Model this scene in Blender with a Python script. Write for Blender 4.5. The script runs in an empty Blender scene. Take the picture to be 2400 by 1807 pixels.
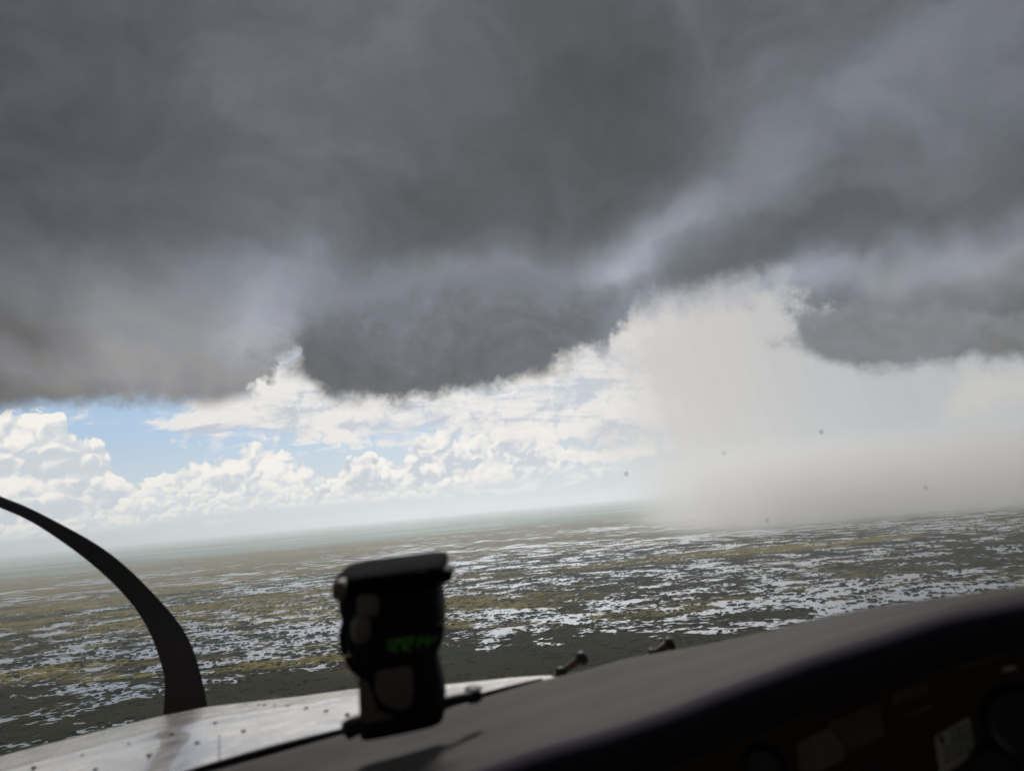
import bpy, bmesh, math, random
from mathutils import Vector, Matrix
random.seed(7)
R = math.radians
C = bpy.context.scene.collection

# ------------------------------------------------------------------ camera
PITCH, ROLL, FPX = 9.6, 5.2, 1667.0          # degrees, degrees, focal length in pixels of a 2400 wide frame
cam_rot = Matrix.Rotation(R(90 + PITCH), 3, 'X') @ Matrix.Rotation(R(-ROLL), 3, 'Z')
cam_data = bpy.data.cameras.new('camera')
cam = bpy.data.objects.new('camera', cam_data)
C.objects.link(cam)
cam.matrix_world = cam_rot.to_4x4()
cam_data.sensor_width = 36.0
cam_data.lens = 36.0 * FPX / 2400.0
cam_data.clip_start = 0.02
cam_data.clip_end = 400000.0
cam_data.dof.use_dof = True
cam_data.dof.focus_distance = 900.0
cam_data.dof.aperture_fstop = 5.0
bpy.context.scene.camera = cam
H = 350.0                                      # flying height above the marsh, metres

def ray(px, py):
    return cam_rot @ Vector(((px - 1200) / FPX, -(py - 903.5) / FPX, -1.0))
def P(px, py, d):
    """point on the aircraft, d metres ahead of the eye"""
    return ray(px, py) * d
def azel(px, py):
    v = ray(px, py).normalized()
    return math.degrees(math.atan2(v.x, v.y)), math.degrees(math.asin(v.z))
def onground(px, py):
    v = ray(px, py)
    t = -H / v.z
    return v.x * t, v.y * t

# ------------------------------------------------------------------ node helper
class G:
    """small expression builder for shader node trees"""
    def __init__(s, nt): s.nt = nt
    def node(s, t, **kw):
        n = s.nt.nodes.new(t)
        for k, v in kw.items(): setattr(n, k, v)
        return n
    def put(s, sock, v):
        if isinstance(v, bpy.types.NodeSocket): s.nt.links.new(v, sock)
        elif v is not None: sock.default_value = v
    def m(s, op, a, b=None, c=None, clamp=False):
        n = s.node('ShaderNodeMath', operation=op); n.use_clamp = clamp
        s.put(n.inputs[0], a)
        if b is not None: s.put(n.inputs[1], b)
        if c is not None: s.put(n.inputs[2], c)
        return n.outputs[0]
    def add(s, a, b): return s.m('ADD', a, b)
    def sub(s, a, b): return s.m('SUBTRACT', a, b)
    def mul(s, a, b): return s.m('MULTIPLY', a, b)
    def mad(s, a, b, c): return s.m('MULTIPLY_ADD', a, b, c)
    def step(s, v, lo, hi, out0=0.0, out1=1.0):
        n = s.node('ShaderNodeMapRange', interpolation_type='SMOOTHSTEP')
        s.put(n.inputs[0], v); s.put(n.inputs[1], lo); s.put(n.inputs[2], hi); s.put(n.inputs[3], out0); s.put(n.inputs[4], out1)
        return n.outputs[0]
    def vec(s, x, y, z=0.0):
        n = s.node('ShaderNodeCombineXYZ')
        s.put(n.inputs[0], x); s.put(n.inputs[1], y); s.put(n.inputs[2], z)
        return n.outputs[0]
    def noise(s, v, scale, detail=3.0, rough=0.5, lac=2.0, dist=0.0, dim='2D'):
        n = s.node('ShaderNodeTexNoise', noise_dimensions=dim)
        s.put(n.inputs['Vector'], v); s.put(n.inputs['Scale'], scale); s.put(n.inputs['Detail'], detail)
        s.put(n.inputs['Roughness'], rough); s.put(n.inputs['Lacunarity'], lac); s.put(n.inputs['Distortion'], dist)
        return n.outputs[0]
    def voro(s, v, scale, feature='F1', rand=1.0):
        n = s.node('ShaderNodeTexVoronoi', voronoi_dimensions='2D', feature=feature)
        s.put(n.inputs['Vector'], v); s.put(n.inputs['Scale'], scale); s.put(n.inputs['Randomness'], rand)
        if feature == 'SMOOTH_F1': n.inputs['Smoothness'].default_value = 0.35
        return n.outputs['Distance']
    def vmad(s, v, mul, add):
        n = s.node('ShaderNodeVectorMath', operation='MULTIPLY_ADD')
        s.put(n.inputs[0], v); s.put(n.inputs[1], mul); s.put(n.inputs[2], add)
        return n.outputs[0]
    def mix(s, f, a, b):
        n = s.node('ShaderNodeMix', data_type='RGBA')
        s.put(n.inputs[0], f); s.put(n.inputs[6], a); s.put(n.inputs[7], b)
        return n.outputs[2]
    def scale_col(s, c, f):
        n = s.node('ShaderNodeVectorMath', operation='SCALE')
        s.put(n.inputs[0], c); s.put(n.inputs[3], f)
        return n.outputs[0]
    def curve(s, x, pts, xlo, xhi, ylo, yhi):
        """piecewise linear function through pts"""
        n = s.node('ShaderNodeFloatCurve')
        f = s.m('DIVIDE', s.sub(x, xlo), xhi - xlo)
        s.put(n.inputs['Value'], f); n.inputs['Factor'].default_value = 1.0
        cv = n.mapping.curves[0]
        q = sorted(((a - xlo) / (xhi - xlo), (b - ylo) / (yhi - ylo)) for a, b in pts)
        q = [p for p in q if 0 < p[0] < 1]
        cv.points[0].location = (0, q[0][1]); cv.points[1].location = (1, q[-1][1])
        for p in q: cv.points.new(*p)
        for p in cv.points: p.handle_type = 'AUTO_CLAMPED'
        n.mapping.extend = 'HORIZONTAL'; n.mapping.update()
        return s.mad(n.outputs[0], yhi - ylo, ylo)

def lin(r, g, b):
    f = lambda c: (c / 255.0) / 12.92 if c <= 10 else (((c / 255.0) + 0.055) / 1.055) ** 2.4
    return (f(r), f(g), f(b), 1.0)

# ------------------------------------------------------------------ sky (clouds far off, all by direction)
SUN_EL, SUN_AZ = 42.0, 1.0                  # the sun stands ahead, above the frame, veiled by the cloud deck
world = bpy.data.worlds.new('World')
bpy.context.scene.world = world
world.use_nodes = True
wt = world.node_tree
wt.nodes.clear()
g = G(wt)
tc = g.node('ShaderNodeTexCoord')
sep = g.node('ShaderNodeSeparateXYZ'); wt.links.new(tc.outputs['Generated'], sep.inputs[0])
dx, dy, dz = sep.outputs
U = g.mul(g.m('ARCTAN2', dx, dy), 180 / math.pi)
V = g.mul(g.m('ARCSINE', dz), 180 / math.pi)
UV = g.vec(U, V)

def curve_px(x, pts, lo=-3, hi=30):
    q = [azel(*p) for p in pts]
    return g.curve(x, q, -45, 45, lo, hi)
DEG = math.degrees(1 / FPX)
def blob(vv, px, py, rx, ry, rot=0.0):
    a, e = azel(px, py)
    k = math.cos(math.atan(math.hypot(px - 1200, py - 903) / FPX)) ** 1.5
    n = g.node('ShaderNodeMapping', vector_type='TEXTURE')
    g.put(n.inputs[0], vv)
    n.inputs['Location'].default_value = (a, e, 0)
    n.inputs['Rotation'].default_value = (0, 0, R(rot - ROLL))
    n.inputs['Scale'].default_value = (rx * DEG * k / math.cos(R(e)), ry * DEG * k, 1)
    d = g.node('ShaderNodeVectorMath', operation='DOT_PRODUCT')
    g.put(d.inputs[0], n.outputs[0]); g.put(d.inputs[1], n.outputs[0])
    return g.m('POWER', 1 / math.e, d.outputs['Value'])

# clear sky with a milky horizon
nish = g.node('ShaderNodeTexSky', sky_type='NISHITA')
nish.sun_disc = False; nish.sun_elevation = R(SUN_EL); nish.sun_rotation = R(SUN_AZ)
nish.altitude = H; nish.dust_density = 2.0
clear = g.scale_col(nish.outputs[0], 0.10)
milk = g.mix(g.step(U, -20, 25), lin(200, 213, 221), lin(180, 197, 214))
blue = g.mix(g.step(V, 1.5, 9), milk, lin(166, 196, 228))
sky = g.mix(0.85, clear, blue)

# fine wisps
wa = g.noise(g.vmad(UV, (0.10, 0.42, 0), (3.1, 7.7, 0)), 1.0, 5, 0.62, dist=0.6)
sky = g.mix(g.mul(g.step(wa, 0.53, 0.70), 0.75), sky, lin(238, 236, 234))

# cumulus banks
def bumps(vv, s0, octs=4, smooth=False):
    """cauliflower height field"""
    h = None
    for k, (sc, amp) in enumerate(((1.0, 0.50), (2.15, 0.27), (4.7, 0.14), (10.0, 0.09))[:octs]):
        v = g.vmad(vv, (s0 * sc, s0 * sc * 1.15, 0), (k * 3.7, k * 5.1, 0))
        d = g.voro(v, 1.0, 'SMOOTH_F1' if smooth else 'F1')
        b = g.mad(g.mul(d, d), -1.5 * amp, amp)
        h = b if h is None else g.add(h, b)
    return h
def cumulus(sky, top, base, s0, seed, lit, shade, amp=1.3, soft=0.25, fade=1.4, opac=1.0, contrast=2.2):
    wx = g.noise(g.vmad(UV, (1, 1, 0), (seed, seed * 2, 0)), 0.55, 3, 0.55)
    wy = g.noise(g.vmad(UV, (1, 1, 0), (seed + 9, seed * 3, 0)), 0.55, 3, 0.55)
    vv = g.vec(g.add(g.mad(wx, 1.6, seed), U), g.add(g.mad(wy, 1.2, seed), V))
    h = bumps(vv, s0)
    ha = bumps(vv, s0, 2, True)
    h2 = bumps(g.vmad(vv, (1, 1, 0), (-0.14 / s0, 0.24 / s0, 0)), s0, 2, True)
    t = curve_px(U, top); b = curve_px(U, base)
    m = g.step(g.add(g.sub(t, V), g.mul(g.sub(h, 0.55), amp)), 0, soft)
    m = g.mul(m, g.step(g.sub(V, b), -fade * 0.5, fade * 0.5))
    big = g.noise(vv, 0.45 * s0, 4, 0.55)
    light = g.add(g.add(g.mul(g.sub(ha, h2), contrast), g.mul(g.sub(h, 0.5), 0.35)), g.mad(g.sub(big, 0.5), 2.2, 0.60))
    light = g.add(light, g.mul(g.step(g.sub(t, V), 0, 2.6), -0.30))
    col = g.mix(g.step(light, 0.0, 1.0), shade, lit)
    return g.mix(g.mul(m, opac), sky, col)

LIT = lin(252, 247, 240)
sky = cumulus(sky, [(-400, 1080), (-100, 1010), (0, 975), (140, 965), (165, 1015), (240, 1045), (290, 1120), (340, 1128), (420, 1105),
                    (500, 1078), (560, 1066), (590, 1042), (650, 1060), (710, 1085), (780, 1120), (900, 1150), (1100, 1190), (1500, 1220)],
              [(-400, 1290), (0, 1255), (300, 1228), (560, 1190), (800, 1165), (1100, 1150), (1500, 1130)],
              0.55, 4.0, LIT, lin(206, 213, 220), amp=1.5, soft=0.35)
sky = cumulus(sky, [(200, 1230), (640, 1165), (720, 1150), (790, 1118), (825, 1070), (870, 1066), (930, 1092), (955, 1062), (1000, 1018), (1040, 1008),
                    (1100, 1024), (1180, 988), (1240, 985), (1300, 1030), (1370, 1062), (1420, 1020), (1500, 1010), (1600, 1200)],
              [(200, 1230), (640, 1178), (760, 1165), (1050, 1140), (1250, 1112), (1450, 1080), (1600, 1060)],
              0.66, 13.0, LIT, lin(198, 204, 213), amp=1.2, soft=0.2, fade=0.9, contrast=1.7)
sky = cumulus(sky, [(-300, 1260), (200, 1215), (280, 1175), (350, 1150), (430, 1120), (500, 1135), (560, 1165), (620, 1155), (690, 1140), (760, 1170),
                    (880, 1160), (1000, 1150), (1200, 1200)],
              [(-300, 1280), (0, 1262), (300, 1232), (560, 1196), (800, 1176), (1200, 1150)],
              1.0, 27.0, lin(250, 246, 238), lin(212, 218, 224), amp=0.9, soft=0.2, fade=0.7, opac=0.85)

# bright ragged sheet hanging below the deck
w1 = g.noise(UV, 0.16, 5, 0.55); w2 = g.noise(g.vmad(UV, (1, 1, 0), (31, 17, 0)), 0.16, 5, 0.55)
Wd = g.vec(g.add(U, g.mad(w1, 7, -3.5)), g.add(V, g.mad(w2, 4, -2)))
hs = bumps(g.vmad(Wd, (1, 1, 0), (40, 40, 0)), 0.55)
fs = g.noise(g.vmad(UV, (0.12, 0.5, 0), (11, 5, 0)), 1.0, 6, 0.6, dist=0.5)
sh = g.add(g.add(g.add(blob(UV, 660, 870, 90, 110), blob(UV, 760, 925, 190, 85)), blob(UV, 1150, 935, 330, 70, 6)), g.add(blob(UV, 1450, 900, 260, 170, 15), blob(UV, 500, 985, 90, 35, 20)))
shm = g.step(g.add(sh, g.add(g.mad(hs, 0.5, -0.28), g.mad(fs, 1.3, -0.65))), 0.22, 0.58)
shc = g.mix(g.step(g.add(fs, g.mad(hs, 0.35, -0.2)), 0.30, 0.62), lin(194, 199, 208), lin(243, 237, 231))
sky = g.mix(g.mul(shm, 0.9), sky, shc)

# rain light to the right
rr = g.add(U, g.mad(w1, 6, -3))
raincol = g.mix(g.step(U, 12, 32), lin(203, 199, 196), lin(183, 186, 190))
raincol = g.mix(g.mul(blob(Wd, 2330, 930, 75, 70), 0.6), raincol, lin(212, 206, 194))
rs = g.noise(g.vec(g.add(g.mul(U, 0.9), g.mul(V, 0.22)), g.mul(V, 0.035), 0), 1.0, 5, 0.6)
ra = g.step(g.add(rr, g.mad(rs, 5, -2.5)), azel(1320, 1000)[0], azel(1660, 1000)[0])
raincol = g.scale_col(raincol, g.mad(rs, 0.12, 0.94))


# ---- the dark deck
k1 = g.noise(UV, 0.055, 4, 0.5); k2 = g.noise(g.vmad(UV, (1, 1, 0), (77, 23, 0)), 0.055, 4, 0.5)
DW = g.vec(g.add(U, g.mad(k1, 12, -6)), g.add(V, g.mad(k2, 9, -4.5)))
DW = g.vec(g.add(U, g.mad(g.sub(k1, 0.5), 9, g.mul(g.sub(w1, 0.5), 4))), g.add(V, g.mad(g.sub(k2, 0.5), 7, g.mul(g.sub(w2, 0.5), 3))))
lum = None
for px, py, rx, ry, rot, a in [
    (50, 60, 480, 300, 0, -0.070), (-50, 450, 420, 200, 0, -0.095), (1350, 130, 290, 300, 0, -0.085),
    (1150, 420, 480, 170, 12, -0.050), (1450, 330, 260, 140, 20, -0.03), (560, 190, 200, 120, -30, 0.035), (960, 250, 260, 130, 10, 0.015),
    (380, 780, 430, 150, 8, 0.215), (40, 780, 150, 60, 5, -0.110), (350, 900, 420, 60, 0, 0.06),
    (1300, 260, 330, 300, 20, -0.045), (1700, 220, 300, 160, 25, 0.035), (2200, 450, 500, 320, 0, 0.03), (1850, 560, 300, 80, 0, 0.03), (1000, 640, 450, 60, 5, 0.05), (900, 350, 250, 150, 0, -0.02), (620, 820, 120, 90, 0, 0.09), (1450, 610, 120, 60, 20, 0.04),
    (1850, 350, 520, 85, 26, 0.080), (1500, 550, 200, 95, 28, 0.21), (1150, 640, 420, 60, 8, 0.055),
    (2330, 60, 330, 190, 20, 0.085), (2150, 630, 420, 65, 0, 0.195), (660, 720, 90, 150, 0, 0.10),
    (1760, 690, 230, 70, 20, 0.170), (1540, 740, 160, 60, 15, 0.180), (1900, 530, 300, 70, -5, -0.02), (2280, 500, 200, 60, 0, -0.03)]:
    t = g.mul(blob(DW, px, py, rx, ry, rot), a)
    lum = t if lum is None else g.add(lum, t)
k3 = g.noise(g.vmad(DW, (0.10, 0.15, 0), (1, 50, 0)), 1.0, 5, 0.55, dist=0.3)
k4 = g.noise(g.vmad(DW, (0.42, 0.60, 0), (5, 9, 0)), 1.0, 5, 0.58)
lum = g.add(lum, g.add(0.374, g.add(g.mad(k3, 0.20, -0.10), g.mad(k4, 0.04, -0.02))))
tint_c = g.mix(g.step(g.add(g.add(V, g.mul(U, 0.10)), g.mul(blob(DW, 1250, 650, 480, 260), 16)), 6, 22), lin(255, 251, 244), lin(226, 235, 252))
tint_c = g.mix(g.mul(g.step(k4, 0.35, 0.65), 0.5), tint_c, lin(232, 232, 255))
def graycol(l): return g.scale_col(tint_c, g.m('POWER', g.m('MAXIMUM', l, 0.02), 2.2))

# mid-level dark clouds with ragged outlines
fine = g.noise(g.vmad(UV, (1, 1, 0), (60, 3, 0)), 0.55, 6, 0.6)
def cloudlet(parts, lo, hi, fw, hw=0.35):
    f = None
    for p in parts:
        b = blob(Wd, *p); f = b if f is None else g.add(f, b)
    f = g.add(f, g.add(g.mad(fine, fw, -fw / 2), g.mad(hs, hw, -hw * 0.55)))
    return g.step(f, lo, hi), f
c1, f1 = cloudlet([(1030, 800, 310, 120, 4), (850, 840, 160, 75, 0), (1250, 760, 190, 75, 12)], 0.30, 0.90, 0.42, 0.10)
c2, f2 = cloudlet([(2130, 775, 200, 80, 0), (2420, 775, 260, 75, 0), (2000, 750, 100, 75, 0)], 0.30, 1.0, 0.75, 0.10)
c3, f3 = cloudlet([(1880, 545, 330, 85, 0), (1620, 640, 190, 65, 15)], 0.35, 0.75, 0.25, 0.08)
lum = g.add(lum, g.mul(c3, -0.055))
lum1 = g.add(g.add(0.375, g.mul(blob(DW, 950, 880, 420, 60), -0.06)), g.add(g.mad(k4, 0.13, -0.065), g.add(g.mul(blob(DW, 1100, 690, 450, 70, 8), 0.09), g.mad(fine, 0.10, -0.05))))
lum = g.add(g.mul(lum, g.sub(1.0, c1)), g.mul(lum1, c1))
lum2 = g.add(0.50, g.add(g.mad(k4, 0.16, -0.08), g.add(g.mad(fine, 0.06, -0.03), g.mul(blob(DW, 2250, 820, 300, 60), -0.07))))
lum = g.add(g.mul(lum, g.sub(1.0, c2)), g.mul(lum2, c2))

UE = g.add(U, g.add(g.mad(fine, 6.0, -3.0), g.mad(w2, 3.0, -1.5)))
edge = curve_px(UE, [(-600, 1030), (-200, 985), (0, 962), (150, 955), (400, 960), (560, 940), (595, 930), (635, 885), (680, 850), (720, 868), (760, 905), (850, 925), (1000, 932),
                    (1130, 915), (1260, 885), (1310, 830), (1420, 825), (1490, 740), (1560, 730), (1650, 720), (1750, 700), (1880, 725),
                    (1960, 770), (2080, 815), (2170, 835), (2400, 842), (2700, 860)])
dm = g.add(g.sub(V, edge), g.add(g.mul(g.sub(fine, 0.5), g.step(U, -24, -15, 1.3, 2.6)), g.add(g.mad(hs, 0.3, -0.18), g.mad(w1, 1.6, -0.8))))
soft = g.curve(U, [(-45, 1.8), (-22, 1.6), (-16, 1.8), (-10, 1.7), (0, 1.5), (8, 2.4), (13, 3.9), (23, 3.9), (28, 2.6), (45, 2.4)], -45, 45, 0, 4)
dmask = g.step(dm, g.mul(soft, -0.35), g.mul(soft, 0.65))
dmask = g.m('MAXIMUM', dmask, g.m('MAXIMUM', g.step(f1, 0.22, 0.85), g.step(f2, 0.15, 0.95)))
# behind the aeroplane the same dark weather reaches lower
back = g.step(dy, 0.30, -0.15)
dmask = g.m('MAXIMUM', dmask, g.mul(back, 0.9))
def bgnode(c):
    n = g.node('ShaderNodeBackground'); g.put(n.inputs[0], c); n.inputs[1].default_value = 1.0
    return n.outputs[0]
def smix(f, a, b):
    n = g.node('ShaderNodeMixShader'); g.put(n.inputs[0], f)
    wt.links.new(a, n.inputs[1]); wt.links.new(b, n.inputs[2]); return n.outputs[0]
low = smix(ra, bgnode(sky), bgnode(raincol))
total = smix(dmask, low, bgnode(graycol(lum)))
out = g.node('ShaderNodeOutputWorld'); wt.links.new(total, out.inputs[0])
world.cycles.sampling_method = 'NONE'

sun_d = bpy.data.lights.new('sun', 'SUN'); sun_d.energy = 4.0; sun_d.angle = R(14); sun_d.color = (1.0, 0.975, 0.94)
sun = bpy.data.objects.new('sun', sun_d); C.objects.link(sun)
sv = Vector((math.sin(R(SUN_AZ)) * math.cos(R(SUN_EL)), math.cos(R(SUN_AZ)) * math.cos(R(SUN_EL)), math.sin(R(SUN_EL))))
sun.rotation_euler = sv.to_track_quat('Z', 'Y').to_euler()

sc = bpy.context.scene
sc.view_settings.view_transform = 'Standard'; sc.view_settings.look = 'None'
sc.view_settings.exposure = 0.0; sc.view_settings.gamma = 1.0
sc.render.engine = 'CYCLES'
sc.cycles.use_denoising = True
sc.cycles.use_adaptive_sampling = True; sc.cycles.adaptive_threshold = 0.02
sc.cycles.max_bounces = 5; sc.cycles.volume_bounces = 3; sc.cycles.transparent_max_bounces = 12
sc.cycles.volume_step_rate = 1.0; sc.cycles.volume_max_steps = 64
sc.cycles.sample_clamp_indirect = 3.0; sc.cycles.caustics_reflective = False; sc.cycles.caustics_refractive = False

# ------------------------------------------------------------------ object helpers
def obj(name, bm, mat, parent=None, smooth=True, **props):
    me = bpy.data.meshes.new(name)
    bmesh.ops.recalc_face_normals(bm, faces=bm.faces)
    bm.to_mesh(me); bm.free()
    if smooth:
        for p in me.polygons: p.use_smooth = True
    o = bpy.data.objects.new(name, me); C.objects.link(o)
    if mat: me.materials.append(mat)
    if parent: o.parent = parent; o.matrix_parent_inverse = parent.matrix_world.inverted()
    for k, v in props.items(): o[k] = v
    return o
def empty(name, loc, **props):
    o = bpy.data.objects.new(name, None); C.objects.link(o); o.location = loc
    o.empty_display_size = 0.1
    bpy.context.view_layer.update()
    for k, v in props.items(): o[k] = v
    return o
def mat(name):
    m = bpy.data.materials.new(name); m.use_nodes = True
    m.node_tree.nodes.clear()
    q = G(m.node_tree)
    o = q.node('ShaderNodeOutputMaterial')
    return m, q, o
def pbsdf(name, col, rough=0.5, metal=0.0, var=0.15, vscale=30.0, bump=0.0, bscale=400.0, spec=0.5, coat=0.0, emit=None):
    """principled material with procedural colour variation and grain"""
    m, q, o = mat(name)
    t = q.node('ShaderNodeTexCoord')
    n = q.noise(t.outputs['Object'], vscale, 5, 0.6, dim='3D')
    b = q.node('ShaderNodeBsdfPrincipled')
    c2 = tuple(c * (1 - var) for c in col[:3]) + (1,)
    q.put(b.inputs['Base Color'], q.mix(q.step(n, 0.3, 0.7), c2, tuple(col[:3]) + (1,)))
    q.put(b.inputs['Roughness'], q.mad(n, 0.15, rough - 0.075))
    b.inputs['Metallic'].default_value = metal
    b.inputs['Specular IOR Level'].default_value = spec
    b.inputs['Coat Weight'].default_value = coat
    if emit:
        b.inputs['Emission Color'].default_value = emit; b.inputs['Emission Strength'].default_value = 1.0
    if bump:
        bn = q.node('ShaderNodeBump'); bn.inputs['Strength'].default_value = bump; bn.inputs['Distance'].default_value = 0.001
        q.put(bn.inputs['Height'], q.noise(t.outputs['Object'], bscale, 3, 0.6, dim='3D'))
        q.put(b.inputs['Normal'], bn.outputs[0])
    m.node_tree.links.new(b.outputs[0], o.inputs[0])
    return m

# ------------------------------------------------------------------ marsh ground
m_ground, q, o = mat('marsh_and_ponds')
tcn = q.node('ShaderNodeTexCoord')
pos = tcn.outputs['Object']
sp = q.node('ShaderNodeSeparateXYZ'); q.put(sp.inputs[0], pos)
X, Y = sp.outputs[0], sp.outputs[1]
dist = q.m('SQRT', q.add(q.mul(X, X), q.mul(Y, Y)))
def gblob(px, py, rx, ry, rot=0.0):
    """soft patch on the ground; rx, ry metres"""
    x, y = onground(px, py)
    n = q.node('ShaderNodeMapping', vector_type='TEXTURE')
    q.put(n.inputs[0], warped)
    n.inputs['Location'].default_value = (x, y, 0); n.inputs['Rotation'].default_value = (0, 0, R(rot)); n.inputs['Scale'].default_value = (rx, ry, 1)
    f = q.node('ShaderNodeVectorMath', operation='MULTIPLY'); q.put(f.inputs[0], n.outputs[0]); f.inputs[1].default_value = (1, 1, 0)
    d = q.node('ShaderNodeVectorMath', operation='DOT_PRODUCT'); q.put(d.inputs[0], f.outputs[0]); q.put(d.inputs[1], f.outputs[0])
    return q.m('POWER', 1 / math.e, d.outputs['Value'])
wA = q.noise(pos, 1 / 420.0, 4, 0.55); wB = q.noise(q.vmad(pos, (1, 1, 0), (9000, 3000, 0)), 1 / 420.0, 4, 0.55)
warped = q.vec(q.add(X, q.mad(wA, 360, -180)), q.add(Y, q.mad(wB, 260, -130)), 0.0)
# how wet each district is
wet = q.mad(q.noise(q.vmad(warped, (0.55, 1, 0), (100, 5000, 0)), 1 / 900.0, 3, 0.5), 0.46, -0.222)
for px, py, rx, ry, a in [(1250, 1560, 620, 210, -0.26), (1000, 1560, 400, 150, -0.10), (1800, 1500, 420, 170, -0.14), (700, 1600, 120, 90, -0.05), (2150, 1390, 900, 300, 0.05),
                          (220, 1685, 150, 30, -0.07), (120, 1745, 120, 30, 0.08), (400, 1615, 260, 60, 0.09), (650, 1540, 220, 60, 0.08), (250, 1650, 480, 150, 0.06), (100, 1720, 200, 50, 0.06), (1100, 1440, 500, 90, 0.05), (2200, 1330, 700, 200, 0.04), (1900, 1400, 600, 120, 0.05), (1500, 1330, 1200, 250, -0.02), (1750, 1400, 500, 200, 0.0),
                          (150, 1330, 1500, 500, 0.02)]:
    if a: wet = q.add(wet, q.mul(gblob(px, py, rx, ry), a))
wet = q.add(wet, q.step(dist, 5500, 11000, 0.0, -0.10))
wet = q.add(wet, q.step(dist, 11000, 16000, 0.0, -0.12))
n1 = q.noise(q.vmad(warped, (0.5, 1, 0), (0, 0, 0)), 1 / 320.0, 5, 0.6)
# yellow-green belts: sunlit patches painted into the marsh colour
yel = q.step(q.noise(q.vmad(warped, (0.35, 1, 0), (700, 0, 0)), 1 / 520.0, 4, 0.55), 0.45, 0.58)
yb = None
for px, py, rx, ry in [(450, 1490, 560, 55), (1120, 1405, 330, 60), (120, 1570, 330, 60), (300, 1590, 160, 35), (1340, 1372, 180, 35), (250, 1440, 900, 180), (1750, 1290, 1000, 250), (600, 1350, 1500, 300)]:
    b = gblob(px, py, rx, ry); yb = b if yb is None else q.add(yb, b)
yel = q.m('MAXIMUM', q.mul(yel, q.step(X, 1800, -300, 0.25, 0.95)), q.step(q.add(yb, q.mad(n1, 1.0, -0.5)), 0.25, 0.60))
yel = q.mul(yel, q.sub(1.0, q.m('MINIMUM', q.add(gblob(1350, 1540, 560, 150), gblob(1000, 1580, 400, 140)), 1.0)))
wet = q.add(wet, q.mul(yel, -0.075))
st = q.vmad(pos, (0.8, 1.0, 0), (0, 0, 0))
dd = q.noise(st, 1 / 16.0, 3, 0.6)
st2 = q.vec(q.add(q.mul(X, 0.8), q.mul(dd, 8)), q.add(Y, q.mul(dd, 8)))
pn = q.noise(st2, 1 / 150.0, 9, 0.70)
vo = q.voro(st2, 1 / 17.0)
pond = q.add(pn, q.add(wet, q.mad(vo, 0.20, -0.10)))
wmask = q.step(pond, 0.515, 0.524)
# marsh colours
n2 = q.noise(st2, 1 / 28.0, 6, 0.68)
n3 = q.noise(st2, 1 / 5.0, 3, 0.6)
veg = q.mix(q.step(n1, 0.38, 0.62), (0.012, 0.0155, 0.005, 1), (0.025, 0.020, 0.008, 1))
veg = q.mix(q.step(n2, 0.35, 0.7), veg, (0.024, 0.023, 0.010, 1))
shrub = q.step(q.add(q.voro(st2, 1 / 11.0), q.mad(n2, -0.8, 0.40)), 0.34, 0.22)
veg = q.mix(q.mul(shrub, 0.75), veg, (0.006, 0.008, 0.004, 1))
veg = q.mix(q.mul(q.step(n3, 0.45, 0.7), 0.35), veg, (0.010, 0.011, 0.006, 1))
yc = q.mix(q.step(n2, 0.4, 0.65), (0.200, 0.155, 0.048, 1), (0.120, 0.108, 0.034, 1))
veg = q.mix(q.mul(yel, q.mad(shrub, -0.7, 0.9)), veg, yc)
# beige with distance: pale haze painted into the ground colour
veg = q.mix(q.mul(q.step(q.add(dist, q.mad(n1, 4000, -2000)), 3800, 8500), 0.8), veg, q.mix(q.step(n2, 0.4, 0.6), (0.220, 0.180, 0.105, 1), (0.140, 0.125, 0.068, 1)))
far_n = q.noise(q.vmad(pos, (0.25, 1, 0), (0, 0, 0)), 1 / 1500.0, 4, 0.6)
hazecol = q.mix(q.step(far_n, 0.45, 0.55), (0.17, 0.20, 0.17, 1), (0.28, 0.36, 0.32, 1))  # brighter blue-green far ground: distant haze painted into its colour
veg = q.mix(q.step(dist, 9000, 17000), veg, hazecol)
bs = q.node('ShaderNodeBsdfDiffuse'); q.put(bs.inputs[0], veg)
bmp = q.node('ShaderNodeBump'); bmp.inputs['Strength'].default_value = 1.0; bmp.inputs['Distance'].default_value = 1.8
q.put(bmp.inputs['Height'], q.add(q.mul(n2, 0.8), q.mul(shrub, 0.7)))
q.put(bs.inputs['Normal'], bmp.outputs[0])
wg = q.node('ShaderNodeBsdfGlossy'); wg.inputs['Color'].default_value = (0.58, 0.60, 0.63, 1); wg.inputs['Roughness'].default_value = 0.22
wd = q.node('ShaderNodeBsdfDiffuse'); wd.inputs['Color'].default_value = (0.25, 0.26, 0.27, 1)
wm = q.node('ShaderNodeMixShader'); wm.inputs[0].default_value = 0.92
q.nt.links.new(wd.outputs[0], wm.inputs[1]); q.nt.links.new(wg.outputs[0], wm.inputs[2])
mx = q.node('ShaderNodeMixShader'); q.put(mx.inputs[0], wmask)
q.nt.links.new(bs.outputs[0], mx.inputs[1]); q.nt.links.new(wm.outputs[0], mx.inputs[2])
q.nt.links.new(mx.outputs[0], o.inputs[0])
bm = bmesh.new()
rings = [0, 400, 1500, 5000, 15000, 40000, 80000]
prev = None
for r in rings:
    cur = [bm.verts.new((0, 0, -H))] if r == 0 else [bm.verts.new((r * math.cos(a * math.pi / 36), r * math.sin(a * math.pi / 36), -H)) for a in range(72)]
    if prev:
        for i in range(72):
            j = (i + 1) % 72
            if len(prev) == 1: bm.faces.new((prev[0], cur[i], cur[j]))
            else: bm.faces.new((prev[i], cur[i], cur[j], prev[j]))
    prev = cur
ground = obj('ground', bm, m_ground, smooth=False, kind='structure', label='flooded green marsh plain broken by countless pale ponds', category='ground')

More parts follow.
